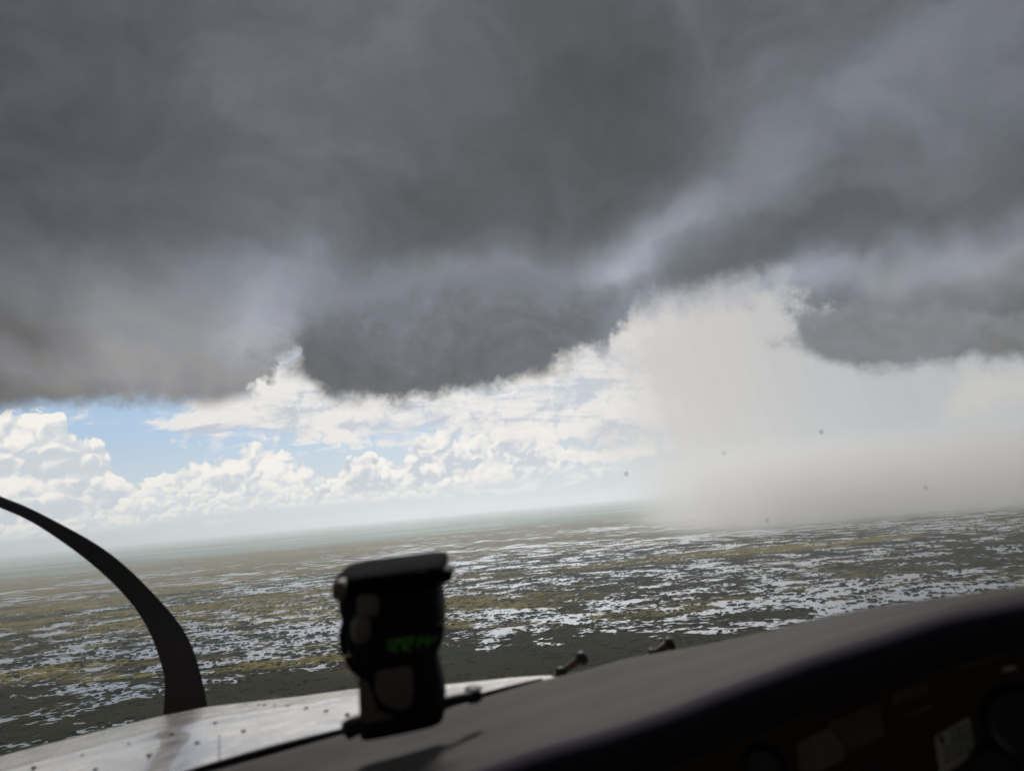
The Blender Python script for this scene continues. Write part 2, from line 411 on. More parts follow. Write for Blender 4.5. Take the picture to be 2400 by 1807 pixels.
# low mangrove and sawgrass clumps, the bushy islands among the ponds
import numpy as np
rs_ = np.random.RandomState(5)
NC = 30000
az_ = rs_.uniform(-46, 46, NC) * math.pi / 180
rr0 = np.sqrt(rs_.uniform(700.0 ** 2, 6500.0 ** 2, NC)) ** 1.0
rr0 = 700 + (rr0 - 700) * rs_.uniform(0.35, 1.0, NC)
cx_, cy_ = rr0 * np.sin(az_), rr0 * np.cos(az_)
# gather clumps into little groups
k_ = NC // 4
par = rs_.randint(0, k_, NC - k_)
cx_[k_:] = cx_[par] + rs_.normal(0, 11, NC - k_) * 1.6; cy_[k_:] = cy_[par] + rs_.normal(0, 7, NC - k_)
sz = rs_.gamma(2.0, 1.3, NC) + 0.8
hz_ = np.minimum(sz * rs_.uniform(0.40, 0.75, NC), 3.6)
ang0 = rs_.uniform(0, 6.28, NC)
verts = np.zeros((NC, 11, 3)); n5 = np.arange(5) * 2 * math.pi / 5
for ring_i, (rf, hf) in enumerate(((1.0, 0.0), (0.82, 0.65))):
    for k in range(5):
        a_ = ang0 + n5[k] + ring_i * 0.6; jr = sz * rf * rs_.uniform(0.75, 1.25, NC)
        verts[:, ring_i * 5 + k, 0] = cx_ + np.cos(a_) * jr * 1.4
        verts[:, ring_i * 5 + k, 1] = cy_ + np.sin(a_) * jr
        verts[:, ring_i * 5 + k, 2] = -H - 0.3 + hz_ * hf * rs_.uniform(0.8, 1.2, NC) + (0.0 if ring_i == 0 else 0.3)
verts[:, 10, 0] = cx_; verts[:, 10, 1] = cy_; verts[:, 10, 2] = -H + hz_ * 1.05
tri = []
for k in range(5):
    j = (k + 1) % 5
    tri += [(k, j, 5 + k), (j, 5 + j, 5 + k), (5 + k, 5 + j, 10)]
faces = (np.arange(NC)[:, None, None] * 11 + np.array(tri)[None]).reshape(-1, 3)
me = bpy.data.meshes.new('mangrove_clumps')
me.vertices.add(NC * 11); me.vertices.foreach_set('co', verts.reshape(-1))
me.loops.add(len(faces) * 3); me.loops.foreach_set('vertex_index', faces.reshape(-1).astype(np.int32))
me.polygons.add(len(faces)); me.polygons.foreach_set('loop_start', np.arange(0, len(faces) * 3, 3, dtype=np.int32))
me.update(calc_edges=True)
clumps = bpy.data.objects.new('mangrove_clumps', me); C.objects.link(clumps)
clumps['kind'] = 'stuff'; clumps['label'] = 'dark low mangrove clumps dotted through the marsh ponds'; clumps['category'] = 'shrubs'
m_cl, q, o = mat('mangrove_leaves')
t = q.node('ShaderNodeTexCoord')
b = q.node('ShaderNodeBsdfDiffuse')
q.put(b.inputs[0], q.mix(q.step(q.noise(t.outputs['Object'], 1 / 260.0, 4, 0.6), 0.4, 0.6), (0.010, 0.015, 0.006, 1), (0.024, 0.022, 0.009, 1)))
q.nt.links.new(b.outputs[0], o.inputs[0]); me.materials.append(m_cl)

# ------------------------------------------------------------------ aircraft
M_cowl = pbsdf('polished_cowling', (0.64, 0.585, 0.55), 0.26, metal=0.8, var=0.38, vscale=30, bump=0.5, bscale=40, coat=0.3)
M_black = pbsdf('black_rubber', (0.012, 0.011, 0.012), 0.6, spec=0.3)
M_blade = pbsdf('dark_blade_paint', (0.042, 0.037, 0.040), 0.6, var=0.1, spec=0.2)
M_shield = pbsdf('grey_glareshield_vinyl', (0.050, 0.045, 0.043), 0.7, var=0.35, vscale=9, bump=1.0, bscale=420, spec=0.06)
M_roll = pbsdf('dark_padded_edge', (0.030, 0.026, 0.036), 0.85, var=0.2, vscale=30, spec=0.04)
M_panel = pbsdf('dark_panel', (0.060, 0.042, 0.034), 0.6, var=0.4, vscale=12, spec=0.2)
M_rivet = pbsdf('dark_rivet', (0.035, 0.025, 0.03), 0.5)
M_plac = pbsdf('placard_paper', (0.42, 0.40, 0.40), 0.6, var=0.15)
M_plac2 = pbsdf('pink_label', (0.16, 0.125, 0.12), 0.6, var=0.3)
M_pbrown = pbsdf('brown_panel_trim', (0.09, 0.064, 0.046), 0.6, var=0.35, vscale=60)
M_gauge = pbsdf('gauge_black', (0.010, 0.010, 0.010), 0.35)
M_ink = pbsdf('placard_ink', (0.03, 0.03, 0.03), 0.7)
M_comp = pbsdf('compass_black', (0.018, 0.016, 0.018), 0.7, spec=0.06)
M_brown = pbsdf('brown_grey_metal', (0.16, 0.13, 0.12), 0.55, var=0.25)
M_tan = pbsdf('tan_plate', (0.16, 0.138, 0.122), 0.6, var=0.25)
M_lid = pbsdf('compass_lid_black', (0.005, 0.0045, 0.005), 0.9, spec=0.02)
M_grn = pbsdf('green_digits', (0.05, 0.11, 0.02), 0.6, emit=(0.0025, 0.009, 0.0008, 1))
M_peg = pbsdf('worn_red_metal', (0.09, 0.05, 0.042), 0.5)

def catmull(pts, n):
    """smooth resample of a list of tuples"""
    out = []
    for i in range(n):
        t = i / (n - 1) * (len(pts) - 1); k = min(int(t), len(pts) - 2); f = t - k
        p0 = pts[max(k - 1, 0)]; p1 = pts[k]; p2 = pts[k + 1]; p3 = pts[min(k + 2, len(pts) - 1)]
        out.append(tuple(0.5 * (2 * b + (c - a) * f + (2 * a - 5 * b + 4 * c - d) * f * f + (-a + 3 * b - 3 * c + d) * f ** 3) for a, b, c, d in zip(p0, p1, p2, p3)))
    return out
def by_x(pts, xs):
    """interpolate rows (x, y, d) at given x"""
    r = []
    for x in xs:
        for a, b in zip(pts, pts[1:]):
            if x <= b[0] or b is pts[-1]:
                f = (x - a[0]) / (b[0] - a[0]); r.append((x, a[1] + (b[1] - a[1]) * f, a[2] + (b[2] - a[2]) * f)); break
    return r
def loft(rows, close=False):
    bm = bmesh.new()
    vs = [[bm.verts.new(p) for p in r] for r in rows]
    for a, b in zip(vs, vs[1:]):
        n = len(a)
        for i in range(n if close else n - 1):
            j = (i + 1) % n
            bm.faces.new((a[i], a[j], b[j], b[i]))
    if close:
        bm.faces.new(vs[0]); bm.faces.new(vs[-1][::-1])
    return bm
def tube(pts, rad, seg=10):
    rows = []
    for i, p in enumerate(pts):
        t = (pts[min(i + 1, len(pts) - 1)] - pts[max(i - 1, 0)]).normalized()
        a = t.orthogonal().normalized()
        a = (Vector((0, 0, 1)) - t * t.z).normalized() if abs(t.z) < 0.95 else a
        b = t.cross(a)
        r = rad[i] if isinstance(rad, (list, tuple)) else rad
        rows.append([p + (a * math.cos(k * 2 * math.pi / seg) + b * math.sin(k * 2 * math.pi / seg)) * r for k in range(seg)])
    return loft(rows, close=True)
def solid(o, th, off=-1.0):
    md = o.modifiers.new('thickness', 'SOLIDIFY'); md.thickness = th; md.offset = off
    return o

plane = empty('light_aircraft', P(1200, 2600, 0.9), label='light aircraft seen from its cockpit, pale riveted nose, curved dark propeller blade and grey glareshield', category='aircraft')

# cowling: rows from the windscreen base forward over the crest and down beyond it
crest = [(-260, 1852, 1.25), (0, 1771, 1.28), (170, 1728, 1.30), (378, 1677, 1.32), (488, 1655, 1.33), (700, 1632, 1.34), (834, 1613, 1.34), (1041, 1603, 1.30), (1200, 1602, 1.22), (1330, 1610, 1.12), (1450, 1630, 1.0)]
gask = [(-260, 2040, 0.66), (0, 1960, 0.69), (250, 1880, 0.72), (467, 1812, 0.75), (700, 1748, 0.79), (800, 1722, 0.81), (950, 1690, 0.84), (1091, 1650, 0.86), (1200, 1621, 0.88), (1275, 1603, 0.90), (1450, 1590, 0.92)]
xs = [-260 + i * 18 for i in range(95)]
A = by_x(crest, xs); B = by_x(gask, xs)
def smooth_row(r, n=4):
    for _ in range(n):
        r = [r[0]] + [(r[i][0], (r[i - 1][1] + 2 * r[i][1] + r[i + 1][1]) / 4, (r[i - 1][2] + 2 * r[i][2] + r[i + 1][2]) / 4) for i in range(1, len(r) - 1)] + [r[-1]]
    return r
A = smooth_row(A); B = smooth_row(B)
def cowl_pt(i, t):
    """t 0 at the windscreen, 1 at the crest"""
    a, b = A[i], B[i]
    pa, pb = P(*a), P(*b)
    p = pb.lerp(pa, t)
    up = (cam_rot @ Vector((0, 1, 0)))
    bulge = 0.018 * math.sin(t * math.pi)
    ridge = 0.010 * math.exp(-((t - 0.52) / 0.06) ** 2)
    return p + up * (bulge * 0.6 + ridge * 0.35)
rows = []
for k in range(33): rows.append([cowl_pt(i, k / 32) for i in range(len(xs))])
up = cam_rot @ Vector((0, 1, 0)); fw = cam_rot @ Vector((0, 0, -1))
for dd_, fz in ((0.004, 0.01), (0.016, 0.03), (0.04, 0.05), (0.10, 0.06), (0.28, 0.06)):
    rows.append([cowl_pt(i, 1.0) * (1 + fz * 0.8) - up * dd_ for i in range(len(xs))])
cowling = obj('cowling', loft(rows), M_cowl, plane)
solid(cowling, 0.003)

# rivets sit on the cowling surface
def on_cowl(px, py):
    i = max(0, min(len(xs) - 1, round((px + 260) / 18)))
    best = None
    for k in range(101):
        p = cowl_pt(i, k / 100)
        l = cam_rot.inverted() @ p
        y = 903.5 - FPX * (l.y / -l.z)
        if best is None or abs(y - py) < best[0]: best = (abs(y - py), p, -l.z)
    return best[1], best[2]
for px, py in [(79, 1798), (195, 1770), (304, 1743), (405, 1719), (505, 1694), (225, 1803), (350, 1769), (463, 1740), (571, 1713),
               (577, 1651), (607, 1652), (620, 1652), (645, 1653), (675, 1654), (718, 1659), (765, 1666), (814, 1674), (1130, 1612), (1180, 1612)]:
    p, d = on_cowl(px, py)
    l = cam_rot @ Vector(((px - 1200) / FPX, -(py - 903.5) / FPX, -1)) * d
    bm = bmesh.new()
    bmesh.ops.create_uvsphere(bm, u_segments=12, v_segments=6, radius=0.0034)
    bmesh.ops.scale(bm, vec=(1.0, 1.15, 0.42), verts=bm.verts)
    bmesh.ops.translate(bm, vec=l + up * 0.0006, verts=bm.verts)
    obj('rivet', bm, M_rivet, cowling)
# panel seam
def strip(pts, w, lift=0.0008):
    """thin raised strip along pixel points lying on the cowling"""
    c = [on_cowl(*p)[0] + up * lift for p in pts]
    return tube(c, w, 6)
obj('seam', strip([(508, 1722), (513, 1731), (515, 1742), (517, 1765), (516, 1785)], 0.0007), M_rivet, cowling)

# windscreen seal
gs = [P(x, y - 9, d - 0.012) for x, y, d in B[12:86]]
obj('windscreen_seal', tube(gs, [0.0038 + 0.0008 * math.sin(i * 0.21) for i in range(len(gs))], 10), M_black, plane)

# propeller blade
up_e = [(-150, 1100), (-60, 1136), (0, 1164), (64, 1185), (149, 1232), (238, 1278), (314, 1342), (374, 1406), (424, 1461), (454, 1520), (471, 1580), (488, 1656), (492, 1730)]
lo_e = [(-150, 1130), (-60, 1165), (0, 1191), (64, 1215), (115, 1249), (191, 1300), (263, 1363), (314, 1418), (348, 1474), (369, 1525), (384, 1580), (388, 1609), (382, 1677), (378, 1740)]
ue = catmull(up_e, 60); le = catmull(lo_e, 60)
for _ in range(14):
    ue = [ue[0]] + [tuple((a + 2 * b + c) / 4 for a, b, c in zip(*ue[i - 1:i + 2])) for i in range(1, 59)] + [ue[-1]]
    le = [le[0]] + [tuple((a + 2 * b + c) / 4 for a, b, c in zip(*le[i - 1:i + 2])) for i in range(1, 59)] + [le[-1]]
rows = []
for i in range(60):
    d = 1.72
    a, b = P(ue[i][0], ue[i][1], d + 0.012), P(le[i][0], le[i][1], d - 0.012)
    mid = (a + b) / 2; half = (a - b) / 2
    th = half.length * 0.17 + 0.002
    row = []
    for k in range(16):
        an = k * 2 * math.pi / 16
        row.append(mid + half * math.cos(an) + fw * th * math.sin(an) * (1.0 if math.sin(an) > 0 else 0.35))
    rows.append(row)
obj('propeller_blade', loft(rows, close=True), M_blade, plane)

# glareshield top, its padded roll and the panel under it
top = [(-300, 2060, 0.62), (0, 1965, 0.645), (250, 1885, 0.67), (467, 1817, 0.70), (700, 1750, 0.735), (830, 1716, 0.755), (950, 1689, 0.77), (1080, 1650, 0.79), (1200, 1614, 0.81), (1275, 1592, 0.82), (1302, 1586, 0.82), (1375, 1571, 0.81), (1458, 1544, 0.80), (1575, 1524, 0.78),
       (1638, 1514, 0.77), (1811, 1477, 0.74), (1953, 1439, 0.71), (2143, 1408, 0.68), (2400, 1373, 0.64), (2700, 1335, 0.60)]
aft = [(-300, 2420, 0.36), (0, 2290, 0.37), (400, 2110, 0.385), (800, 1925, 0.40), (1110, 1800, 0.415), (1258, 1746, 0.42), (1416, 1704, 0.43), (1575, 1652, 0.44), (1700, 1602, 0.45), (1800, 1567, 0.455), (1890, 1532, 0.46), (2048, 1485, 0.47), (2206, 1432, 0.48), (2400, 1396, 0.49), (2700, 1345, 0.50)]
xs2 = [-300 + i * 25 for i in range(121)]
T = smooth_row(by_x(top, xs2), 2); F = smooth_row(by_x(aft, xs2), 5)
rows = []
for k in range(-2, 25):
    t = k / 24
    row = []
    for a, b in zip(T, F):
        p = P(*a).lerp(P(*b), max(t, 0))
        if t < 0: p = P(*a) - up * 0.02 * abs(k) + fw * 0.004 * abs(k)
        else: p = p - up * 0.010 * math.sin(math.pi * t) * min(1, max(0, (1900 - a[0]) / 900 + 0.2)) - up * 0.006 * max(0, (t - 0.82) / 0.18) ** 2 + up * 0.0022 * math.sin(t * 15 + a[0] * 0.0008) * min(1, t * 4)
        row.append(p)
    rows.append(row)
shield = obj('glareshield', loft(rows), M_shield, plane)
solid(shield, 0.004, 1.0)
shield.modifiers['thickness'].offset = -1.0
# padded roll: half round under the aft edge
rows = []
for b in F:
    c = P(*b)
    rr_ = 0.016
    bk = -fw
    ctr = c - up * rr_ + bk * 0.001
    ctr -= up * 0.003
    rows.append([ctr + (up * math.cos(t_) + bk * math.sin(t_)) * rr_ for t_ in [i * math.pi * 2 / 20 for i in range(20)]])
roll = obj('padded_edge', loft(rows, close=True), M_roll, plane)
# instrument panel: set forward under the lip, leaning slightly
def panel_pt(px, py, lift=0.0):
    """point of the panel plane seen through (px, py)"""
    l = ray(px, py)
    n = PN
    t = n.dot(P0) / n.dot(l)
    return l * t + n * lift
side = cam_rot @ Vector((1, 0, 0))
P0 = P(2000, 1750, 0.60)
PN = (-fw * 0.93 - side * 0.36 + up * 0.10).normalized()
px_dir = (side - PN * side.dot(PN)).normalized(); py_dir = PN.cross(px_dir)
if py_dir.dot(up) < 0: py_dir = -py_dir
def slab(c, ax, ay, az, hx, hy, hz):
    bm = bmesh.new(); bmesh.ops.create_cube(bm, size=2.0)
    for v in bm.verts: v.co = c + ax * v.co.x * hx + ay * v.co.y * hy + az * v.co.z * hz
    bmesh.ops.bevel(bm, geom=list(bm.edges), offset=min(hx, hy, hz) * 0.5, segments=2, affect='EDGES')
    return bm
# panel face follows the slant of the roll
slant = math.radians(17)
ax = (px_dir * math.cos(slant) + py_dir * math.sin(slant)); ay = PN.cross(ax)
if ay.dot(up) < 0: ay = -ay
panel = obj('instrument_panel', slab(P0 - ay * 0.19 - ax * 0.1 - PN * 0.006, ax, ay, PN, 0.62, 0.25, 0.006), M_panel, plane, smooth=False)
def quad_plate(c4, th, m, name, parent, **kw):
    pts = [panel_pt(*c) for c in c4]
    bm = bmesh.new()
    cen = sum(pts, Vector()) / 4
    ring = []
    for i in range(4):       # rounded corners
        p = pts[i]; a = pts[i - 1]; b = pts[(i + 1) % 4]
        for f in (0.0, 0.25, 0.5, 0.75, 1.0):
            q1 = p.lerp(a, 0.10 * (1 - f)); q2 = p.lerp(b, 0.10 * f)
            ring.append(q1.lerp(q2, 0.5) if 0 < f < 1 else (q1 if f == 0 else q2))
    lo = [bm.verts.new(p + PN * 0.0005) for p in ring]; hi = [bm.verts.new(p + PN * (0.0005 + th)) for p in ring]
    bm.faces.new(hi); bm.faces.new(lo[::-1])
    for i in range(len(ring)):
        j = (i + 1) % len(ring); bm.faces.new((lo[i], lo[j], hi[j], hi[i]))
    return obj(name, bm, m, parent, smooth=False, **kw)
for nm, c4, m_ in [('switch_label', [(2085, 1622), (2172, 1590), (2178, 1618), (2092, 1652)], M_pbrown), ('switch_label', [(2118, 1668), (2180, 1644), (2183, 1656), (2122, 1680)], M_pbrown),
                ('trim_strip', [(1935, 1690), (2060, 1640), (2075, 1720), (1990, 1760)], M_pbrown), ('trim_strip', [(2250, 1555), (2350, 1528), (2352, 1536), (2254, 1564)], M_pbrown),
                ('pale_mark', [(2345, 1562), (2378, 1556), (2380, 1566), (2350, 1574)], M_plac), ('pale_mark', [(2318, 1634), (2336, 1630), (2340, 1646), (2322, 1650)], M_plac2)]:  # upper pale plate is a painted highlight, the lower a small tan mark
    quad_plate(c4, 0.002, m_, nm, panel)
for cx, cy, r in ((2400, 1690, 0.030), (2330, 1800, 0.020), (1790, 1790, 0.018)):
    bm = bmesh.new()
    bmesh.ops.create_cone(bm, cap_ends=True, segments=36, radius1=r, radius2=r * 0.86, depth=0.010)
    top_f = max(bm.faces, key=lambda f: f.calc_center_median().z)
    res = bmesh.ops.inset_region(bm, faces=[top_f], thickness=r * 0.16, depth=-0.004)
    bmesh.ops.transform(bm, matrix=Matrix.Translation(panel_pt(cx, cy, 0.004)) @ PN.to_track_quat('Z', 'Y').to_matrix().to_4x4(), verts=bm.verts)
    obj('gauge', bm, M_gauge, panel, smooth=False)
pl = quad_plate([(2189, 1724), (2270, 1677), (2289, 1762), (2203, 1818)], 0.0012, M_plac, 'placard', panel, label='pale placard with an oval mark and rows of lines')
# marks on the placard: an oval at its corner and faint rows
bmk = bmesh.new(); bmk.from_mesh(pl.data)
def mark(x0, y0, x1, y1, w):
    a, b = panel_pt(x0, y0, 0.0020), panel_pt(x1, y1, 0.0020)
    t = (b - a).normalized(); n_ = PN.cross(t) * w
    f = bmk.faces.new([bmk.verts.new(v) for v in (a - n_, b - n_, b + n_, a + n_)]); f.material_index = 1
c0 = panel_pt(2206, 1731, 0.0020)
f = bmk.faces.new([bmk.verts.new(c0 + ax * 0.0016 * math.cos(k * math.pi / 8) + ay * 0.0040 * math.sin(k * math.pi / 8)) for k in range(16)]); f.material_index = 1
rg = random.Random(3)
for r_ in range(5):
    x = 2228 if r_ < 2 else 2212
    y = 1716 + r_ * 15 + (2228 - x) * 0.5
    xe = 2276 + r_ * 3
    while x < xe - 8:
        l_ = rg.uniform(6, 15); l_ = min(l_, xe - x)
        mark(x, y, x + l_, y - l_ * 0.56, 0.0008); x += l_ + 4; y -= (l_ + 4) * 0.56
bmk.to_mesh(pl.data); bmk.free(); pl.data.materials.append(M_ink)
quad_plate([(1865, 1740), (1966, 1689), (1982, 1775), (1877, 1830)], 0.0012, M_plac2, 'panel_label', panel, label='dull pinkish blank label on the dark panel')

# pegs outside the windscreen base
for (x0, y0, x1, y1, d) in ((1316, 1576, 1366, 1541, 1.02), (1530, 1532, 1572, 1507, 1.05)):
    a, b = P(x0, y0, d), P(x1, y1, d)
    v = b - a
    pg = obj('cowl_peg', tube([a - v * 0.9, a, a + v * 0.35, a + v * 0.8, b], [0.004, 0.0045, 0.0052, 0.0070, 0.0072], 12), M_peg, plane)
    cap = tube([a + v * 0.78, a + v * 0.86, a + v * 1.0, a + v * 1.12, a + v * 1.17], [0.0078, 0.0098, 0.0105, 0.0085, 0.003], 14)
    obj('cap', cap, M_black, pg)
    obj('collar', tube([a - v * 0.15, a + v * 0.02, a + v * 0.16], [0.0085, 0.0092, 0.0070], 12), M_black, pg)

# windscreen
m_gl, q, o = mat('windscreen_acrylic')
tr = q.node('ShaderNodeBsdfTransparent'); tr.inputs[0].default_value = (0.985, 0.99, 0.99, 1)
gl = q.node('ShaderNodeBsdfGlossy'); gl.inputs['Roughness'].default_value = 0.03; gl.inputs['Color'].default_value = (0.9, 0.9, 0.9, 1)
t = q.node('ShaderNodeTexCoord')
ms = q.node('ShaderNodeMixShader'); q.put(ms.inputs[0], q.mad(q.noise(t.outputs['Object'], 4.0, 4, 0.6, dim='3D'), 0.02, 0.012))
q.nt.links.new(tr.outputs[0], ms.inputs[1]); q.nt.links.new(gl.outputs[0], ms.inputs[2]); q.nt.links.new(ms.outputs[0], o.inputs[0])
rows = []
NW = 30
for k in range(13):
    t = k / 12
    row = []
    for i in range(NW):
        x = -1000 + i * 4400 / (NW - 1)
        b = by_x([(-1000, 2300, 0.6)] + B[::6] + [(2200, 1560, 0.86), (3400, 1500, 0.7)], [x])[0]
        p = P(*b)
        tp = cam_rot @ Vector(((i / (NW - 1) - 0.5) * 1.7, 0.62, -0.34 + 0.12 * abs(i / (NW - 1) - 0.5)))
        row.append(p.lerp(tp, t) + (fw * 0.8 + up * 0.5) * 0.07 * math.sin(math.pi * t))
    rows.append(row)
screen = obj('windscreen', loft(rows), m_gl, plane)
bpy.context.view_layer.update()
M_speck = pbsdf('dirt_speck', (0.10, 0.095, 0.09), 0.8)
for px, py, r in ((1468, 1110, 0.0019), (1925, 1012, 0.0017), (2168, 1142, 0.0014), (1697, 1062, 0.0014), (1798, 1220, 0.0013), (880, 1085, 0.0014)):
    ok, hit, nrm, _ = screen.ray_cast(screen.matrix_world.inverted() @ Vector((0, 0, 0)), ray(px, py).normalized())
    if not ok: continue
    bm = bmesh.new(); bmesh.ops.create_uvsphere(bm, u_segments=10, v_segments=6, radius=r)
    bmesh.ops.scale(bm, vec=(0.8, 1.15, 0.2), verts=bm.verts)
    bmesh.ops.transform(bm, matrix=Matrix.Translation(screen.matrix_world @ hit) @ nrm.to_track_quat('Z', 'Y').to_matrix().to_4x4(), verts=bm.verts)
    obj('speck', bm, M_speck, screen)

# ------------------------------------------------------------------ compass standing on the glareshield
CD = 0.60
compass = empty('magnetic_compass', P(930, 1690, CD), label='black aircraft compass with green numerals standing on the grey glareshield', category='compass')
def sect(x0, y0, x1, y1, d, depth, sq=4.0, n=28):
    """closed outline, a rounded block slice from (x0,y0) to (x1,y1) with front to back depth (m)"""
    a, b = P(x0, y0, d), P(x1, y1, d)
    mid = (a + b) / 2; half = (b - a) / 2
    row = []
    for k in range(n):
        an = k * 2 * math.pi / n; c, s_ = math.cos(an), math.sin(an)
        row.append(mid + half * math.copysign(abs(c) ** (2 / sq), c) + fw * depth * 0.5 * math.copysign(abs(s_) ** (2 / sq), s_) + fw * depth * 0.2)
    return row
def block(secs, name, m, parent, **kw):
    return obj(name, loft([sect(*s) for s in secs], close=True), m, parent, **kw)
house = block([(812, 1352, 1024, 1322, CD, 0.050, 5), (800, 1362, 1033, 1332, CD, 0.066, 6), (797, 1400, 1032, 1372, CD, 0.068, 6), (797, 1425, 1033, 1402, CD, 0.068, 5),
               (802, 1455, 1038, 1440, CD, 0.070, 4), (806, 1490, 1040, 1478, CD, 0.070, 3.2), (812, 1525, 1037, 1506, CD, 0.068, 3), (828, 1556, 1026, 1532, CD, 0.060, 2.6), (850, 1580, 1016, 1556, CD, 0.045, 2.4)], 'housing', M_comp, compass)
# lid, slanted, with a lug on the right
block([(850, 1338, 985, 1317, CD - 0.002, 0.020, 2.5), (800, 1346, 1030, 1316, CD - 0.002, 0.055, 3), (784, 1356, 1041, 1322, CD - 0.002, 0.078, 5), (783, 1378, 1041, 1350, CD - 0.002, 0.080, 6), (786, 1392, 1036, 1362, CD - 0.002, 0.076, 6)], 'lid', M_lid, compass)
lid_arc = [(800, 1352), (860, 1336), (930, 1321), (980, 1314), (1015, 1316), (1036, 1326)]
block([(1026, 1334, 1056, 1332, CD, 0.020, 4), (1026, 1340, 1061, 1338, CD, 0.024, 5), (1026, 1358, 1060, 1356, CD, 0.024, 5), (1026, 1364, 1050, 1362, CD, 0.020, 4)], 'lug', M_comp, compass)
block([(787, 1364, 806, 1360, CD - 0.035, 0.012, 4), (786, 1378, 808, 1376, CD - 0.035, 0.014, 4), (790, 1402, 808, 1402, CD - 0.035, 0.012, 4)], 'screw_block', M_tan, compass)
# rounded left bracket arm
arm = [(808, 1460), (802, 1495), (808, 1530), (824, 1560), (846, 1582), (862, 1610)]
obj('yoke', tube([P(x, y, CD - 0.012) for x, y in catmull(arm, 18)], 0.0030, 10), M_comp, compass)
def face_plate(pts, d, th, name, m, parent, **kw):
    bm = bmesh.new()
    c = catmull(pts + [pts[0]], 36)[:-1]
    f = [bm.verts.new(P(x, y, d)) for x, y in c]; bk_ = [bm.verts.new(P(x, y, d) + fw * th) for x, y in c]
    bm.faces.new(f); bm.faces.new(bk_[::-1])
    for i in range(len(f)):
        j = (i + 1) % len(f); bm.faces.new((f[i], f[j], bk_[j], bk_[i]))
    return obj(name, bm, m, parent, smooth=False, **kw)
FD = CD - 0.0245
def pad(px, py, rx, ry, d, th, name, m, parent, sq_=0.8):
    bm = bmesh.new(); bmesh.ops.create_uvsphere(bm, u_segments=24, v_segments=14, radius=1.0)
    k = d / FPX
    for v in bm.verts:
        v.co = Vector([math.copysign(abs(c) ** sq_, c) for c in v.co])
    bmesh.ops.transform(bm, matrix=Matrix.Translation(P(px, py, d)) @ cam_rot.to_4x4() @ Matrix.Diagonal((rx * k, ry * k, th, 1)), verts=bm.verts)
    return obj(name, bm, m, parent)
pad(863, 1417, 25, 26, FD, 0.004, 'corrector_plate', M_tan, compass, 0.4)
pad(847, 1473, 23, 34, FD - 0.001, 0.009, 'side_knob', M_tan, compass)
win = face_plate([(884, 1482), (960, 1476), (1032, 1462), (1036, 1498), (1020, 1526), (950, 1536), (890, 1528)], FD - 0.0005, 0.004, 'card_window', M_comp, compass)
# numerals on the card: short green figures
def glyph(ch, cx, cy, w, h, d, parent):
    segs = {'1': [((0, -1), (0, 1))], '2': [((-1, -1), (1, -1)), ((1, -1), (1, 0)), ((1, 0), (-1, 0)), ((-1, 0), (-1, 1)), ((-1, 1), (1, 1))],
            '4': [((-1, -1), (-1, 0)), ((-1, 0), (1, 0)), ((1, -1), (1, 1))], '|': [((0, 0.2), (0, 1))]}[ch]
    bm = bmesh.new()
    for (a, b), (c, e) in segs:
        p0 = P(cx + a * w, cy + b * h, d); p1 = P(cx + c * w, cy + e * h, d)
        t = (p1 - p0); t.normalize(); n_ = t.cross(fw).normalized() * 0.0008
        vs = [bm.verts.new(p) for p in (p0 - n_ - t * 0.0004, p0 + n_ - t * 0.0004, p1 + n_ + t * 0.0004, p1 - n_ + t * 0.0004)]
        vb = [bm.verts.new(v.co + fw * 0.0006) for v in vs]
        bm.faces.new(vs); bm.faces.new(vb[::-1])
        for i in range(4): bm.faces.new((vs[i], vs[(i + 1) % 4], vb[(i + 1) % 4], vb[i]))
    return bm
gd = FD - 0.0015
for ch, cx, cy, w, h in [('1', 912, 1511, 5, 12), ('2', 926, 1512, 6, 12), ('1', 944, 1509, 5, 13), ('2', 956, 1509, 7, 13), ('1', 980, 1505, 5, 12), ('4', 995, 1503, 7, 12), ('|', 1010, 1492, 4, 14), ('|', 968, 1490, 4, 10), ('|', 935, 1492, 4, 10), ('|', 1022, 1488, 4, 12)]:
    obj('numeral' if ch != '|' else 'tick', glyph(ch, cx, cy, w, h, gd, win), M_grn, win, smooth=False)
# pedestal
block([(846, 1562, 1022, 1536, CD, 0.040, 3), (842, 1590, 1030, 1572, CD, 0.044, 4), (842, 1630, 1038, 1610, CD, 0.048, 5), (846, 1690, 1040, 1650, CD, 0.052, 5), (846, 1720, 1040, 1680, CD, 0.052, 5)], 'pedestal', M_comp, compass)
face_plate([(882, 1572), (930, 1562), (962, 1566), (966, 1640), (940, 1664), (900, 1650), (880, 1620)], CD - 0.0175, 0.006, 'bracket_plate', M_brown, compass)
face_plate([(840, 1592), (862, 1598), (876, 1640), (890, 1668), (920, 1680), (850, 1692), (843, 1640)], CD - 0.0185, 0.006, 'foot_plate', M_brown, compass)
base_pts = [(812, 1712, 0.60), (840, 1698, 0.60), (900, 1690, 0.60), (960, 1674, 0.60), (1030, 1650, 0.61), (1085, 1634, 0.62), (1130, 1628, 0.63)]
obj('base', tube([P(*p) for p in catmull(base_pts, 24)], [0.008 + 0.002 * math.sin(i / 23 * math.pi) - 0.0055 * (i / 23) for i in range(24)], 12), M_black, compass)
bm = bmesh.new(); bmesh.ops.create_cone(bm, cap_ends=True, segments=18, radius1=0.009, radius2=0.007, depth=0.010)
bmesh.ops.bevel(bm, geom=list(bm.edges), offset=0.0008, segments=1, affect='EDGES')
bmesh.ops.transform(bm, matrix=Matrix.Translation(P(1108, 1624, 0.63)) @ cam_rot.to_4x4() @ Matrix.Rotation(R(-80), 4, 'X'), verts=bm.verts)
obj('clamp_knob', bm, M_black, compass)

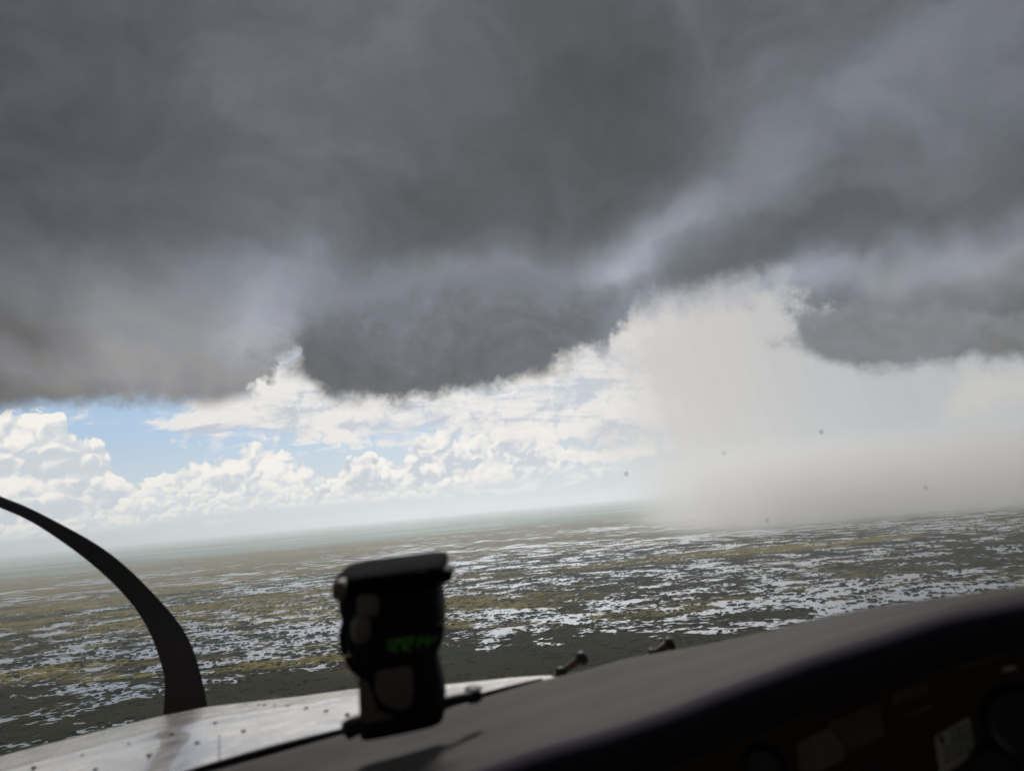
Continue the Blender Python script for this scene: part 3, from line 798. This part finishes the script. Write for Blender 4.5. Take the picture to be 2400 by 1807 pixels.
# cabin behind and above the eye: roof, aft wall and floor keep the panel dark
cabin_m = pbsdf('cabin_trim', (0.05, 0.048, 0.05), 0.8)
def cam_slab(cx, cy, cz, hx, hy, hz, name):
    c = cam_rot @ Vector((cx, cy, cz))
    return obj(name, slab(c, side, up, -fw, hx, hy, hz), cabin_m, plane, smooth=False)
cam_slab(0, 0.62, 1.05, 0.95, 0.02, 1.35, 'cabin_roof')
cam_slab(0, -0.25, 2.40, 0.95, 0.85, 0.02, 'cabin_bulkhead')
cam_slab(0, -1.10, 0.90, 0.95, 0.02, 1.48, 'cabin_floor')

# ------------------------------------------------------------------ rain shaft and haze
def vol(name, corner0, corner1, build, **props):
    m, q, o = mat(name)
    pv = q.node('ShaderNodeVolumePrincipled')
    build(q, pv)
    q.nt.links.new(pv.outputs[0], o.inputs['Volume'])
    bm = bmesh.new(); bmesh.ops.create_cube(bm, size=1.0)
    c0, c1 = Vector(corner0), Vector(corner1)
    for v in bm.verts: v.co = Vector((c0[i] + (v.co[i] + 0.5) * (c1[i] - c0[i]) for i in range(3)))
    return obj(name, bm, m, None, smooth=False, **props)
RX0, RX1, RY0, RY1, RZ1 = 300, 9000, 4100, 9500, 430
def rain(q, pv):
    pv.inputs['Color'].default_value = (0.730, 0.718, 0.706, 1); pv.inputs['Anisotropy'].default_value = 0.55
    t = q.node('ShaderNodeTexCoord'); s_ = q.node('ShaderNodeSeparateXYZ'); q.put(s_.inputs[0], t.outputs['Object'])
    x, y, z = s_.outputs
    n = q.noise(t.outputs['Object'], 1 / 700.0, 2, 0.5)
    xx = q.add(x, q.mad(n, 900, -450))
    yy = q.add(q.add(y, q.mad(n, 900, -450)), q.mul(x, -0.10))
    ang = q.m('DIVIDE', xx, y)
    f = q.mul(q.step(ang, 0.12, 0.42), q.step(yy, 4200, 6200))
    f = q.mul(f, q.step(ang, 1.3, 0.45, 0.45, 1.0))
    f = q.mul(f, q.step(z, RZ1, -100))
    q.put(pv.inputs['Density'], q.mul(f, 0.0022))
vol('rain_shaft', (RX0, RY0, -H + 3), (RX1, RY1, RZ1), rain, kind='stuff', label='pale grey curtain of rain falling on the marsh at the right', category='rain')
def haze(q, pv):
    pv.inputs['Color'].default_value = (0.85, 0.90, 0.94, 1); pv.inputs['Density'].default_value = 3.5e-5; pv.inputs['Anisotropy'].default_value = 0.6
vol('haze', (-84000, -84000, -H - 1), (84000, 84000, RZ1 + 20), haze, kind='stuff', label='thin pale haze over the whole marsh', category='haze')
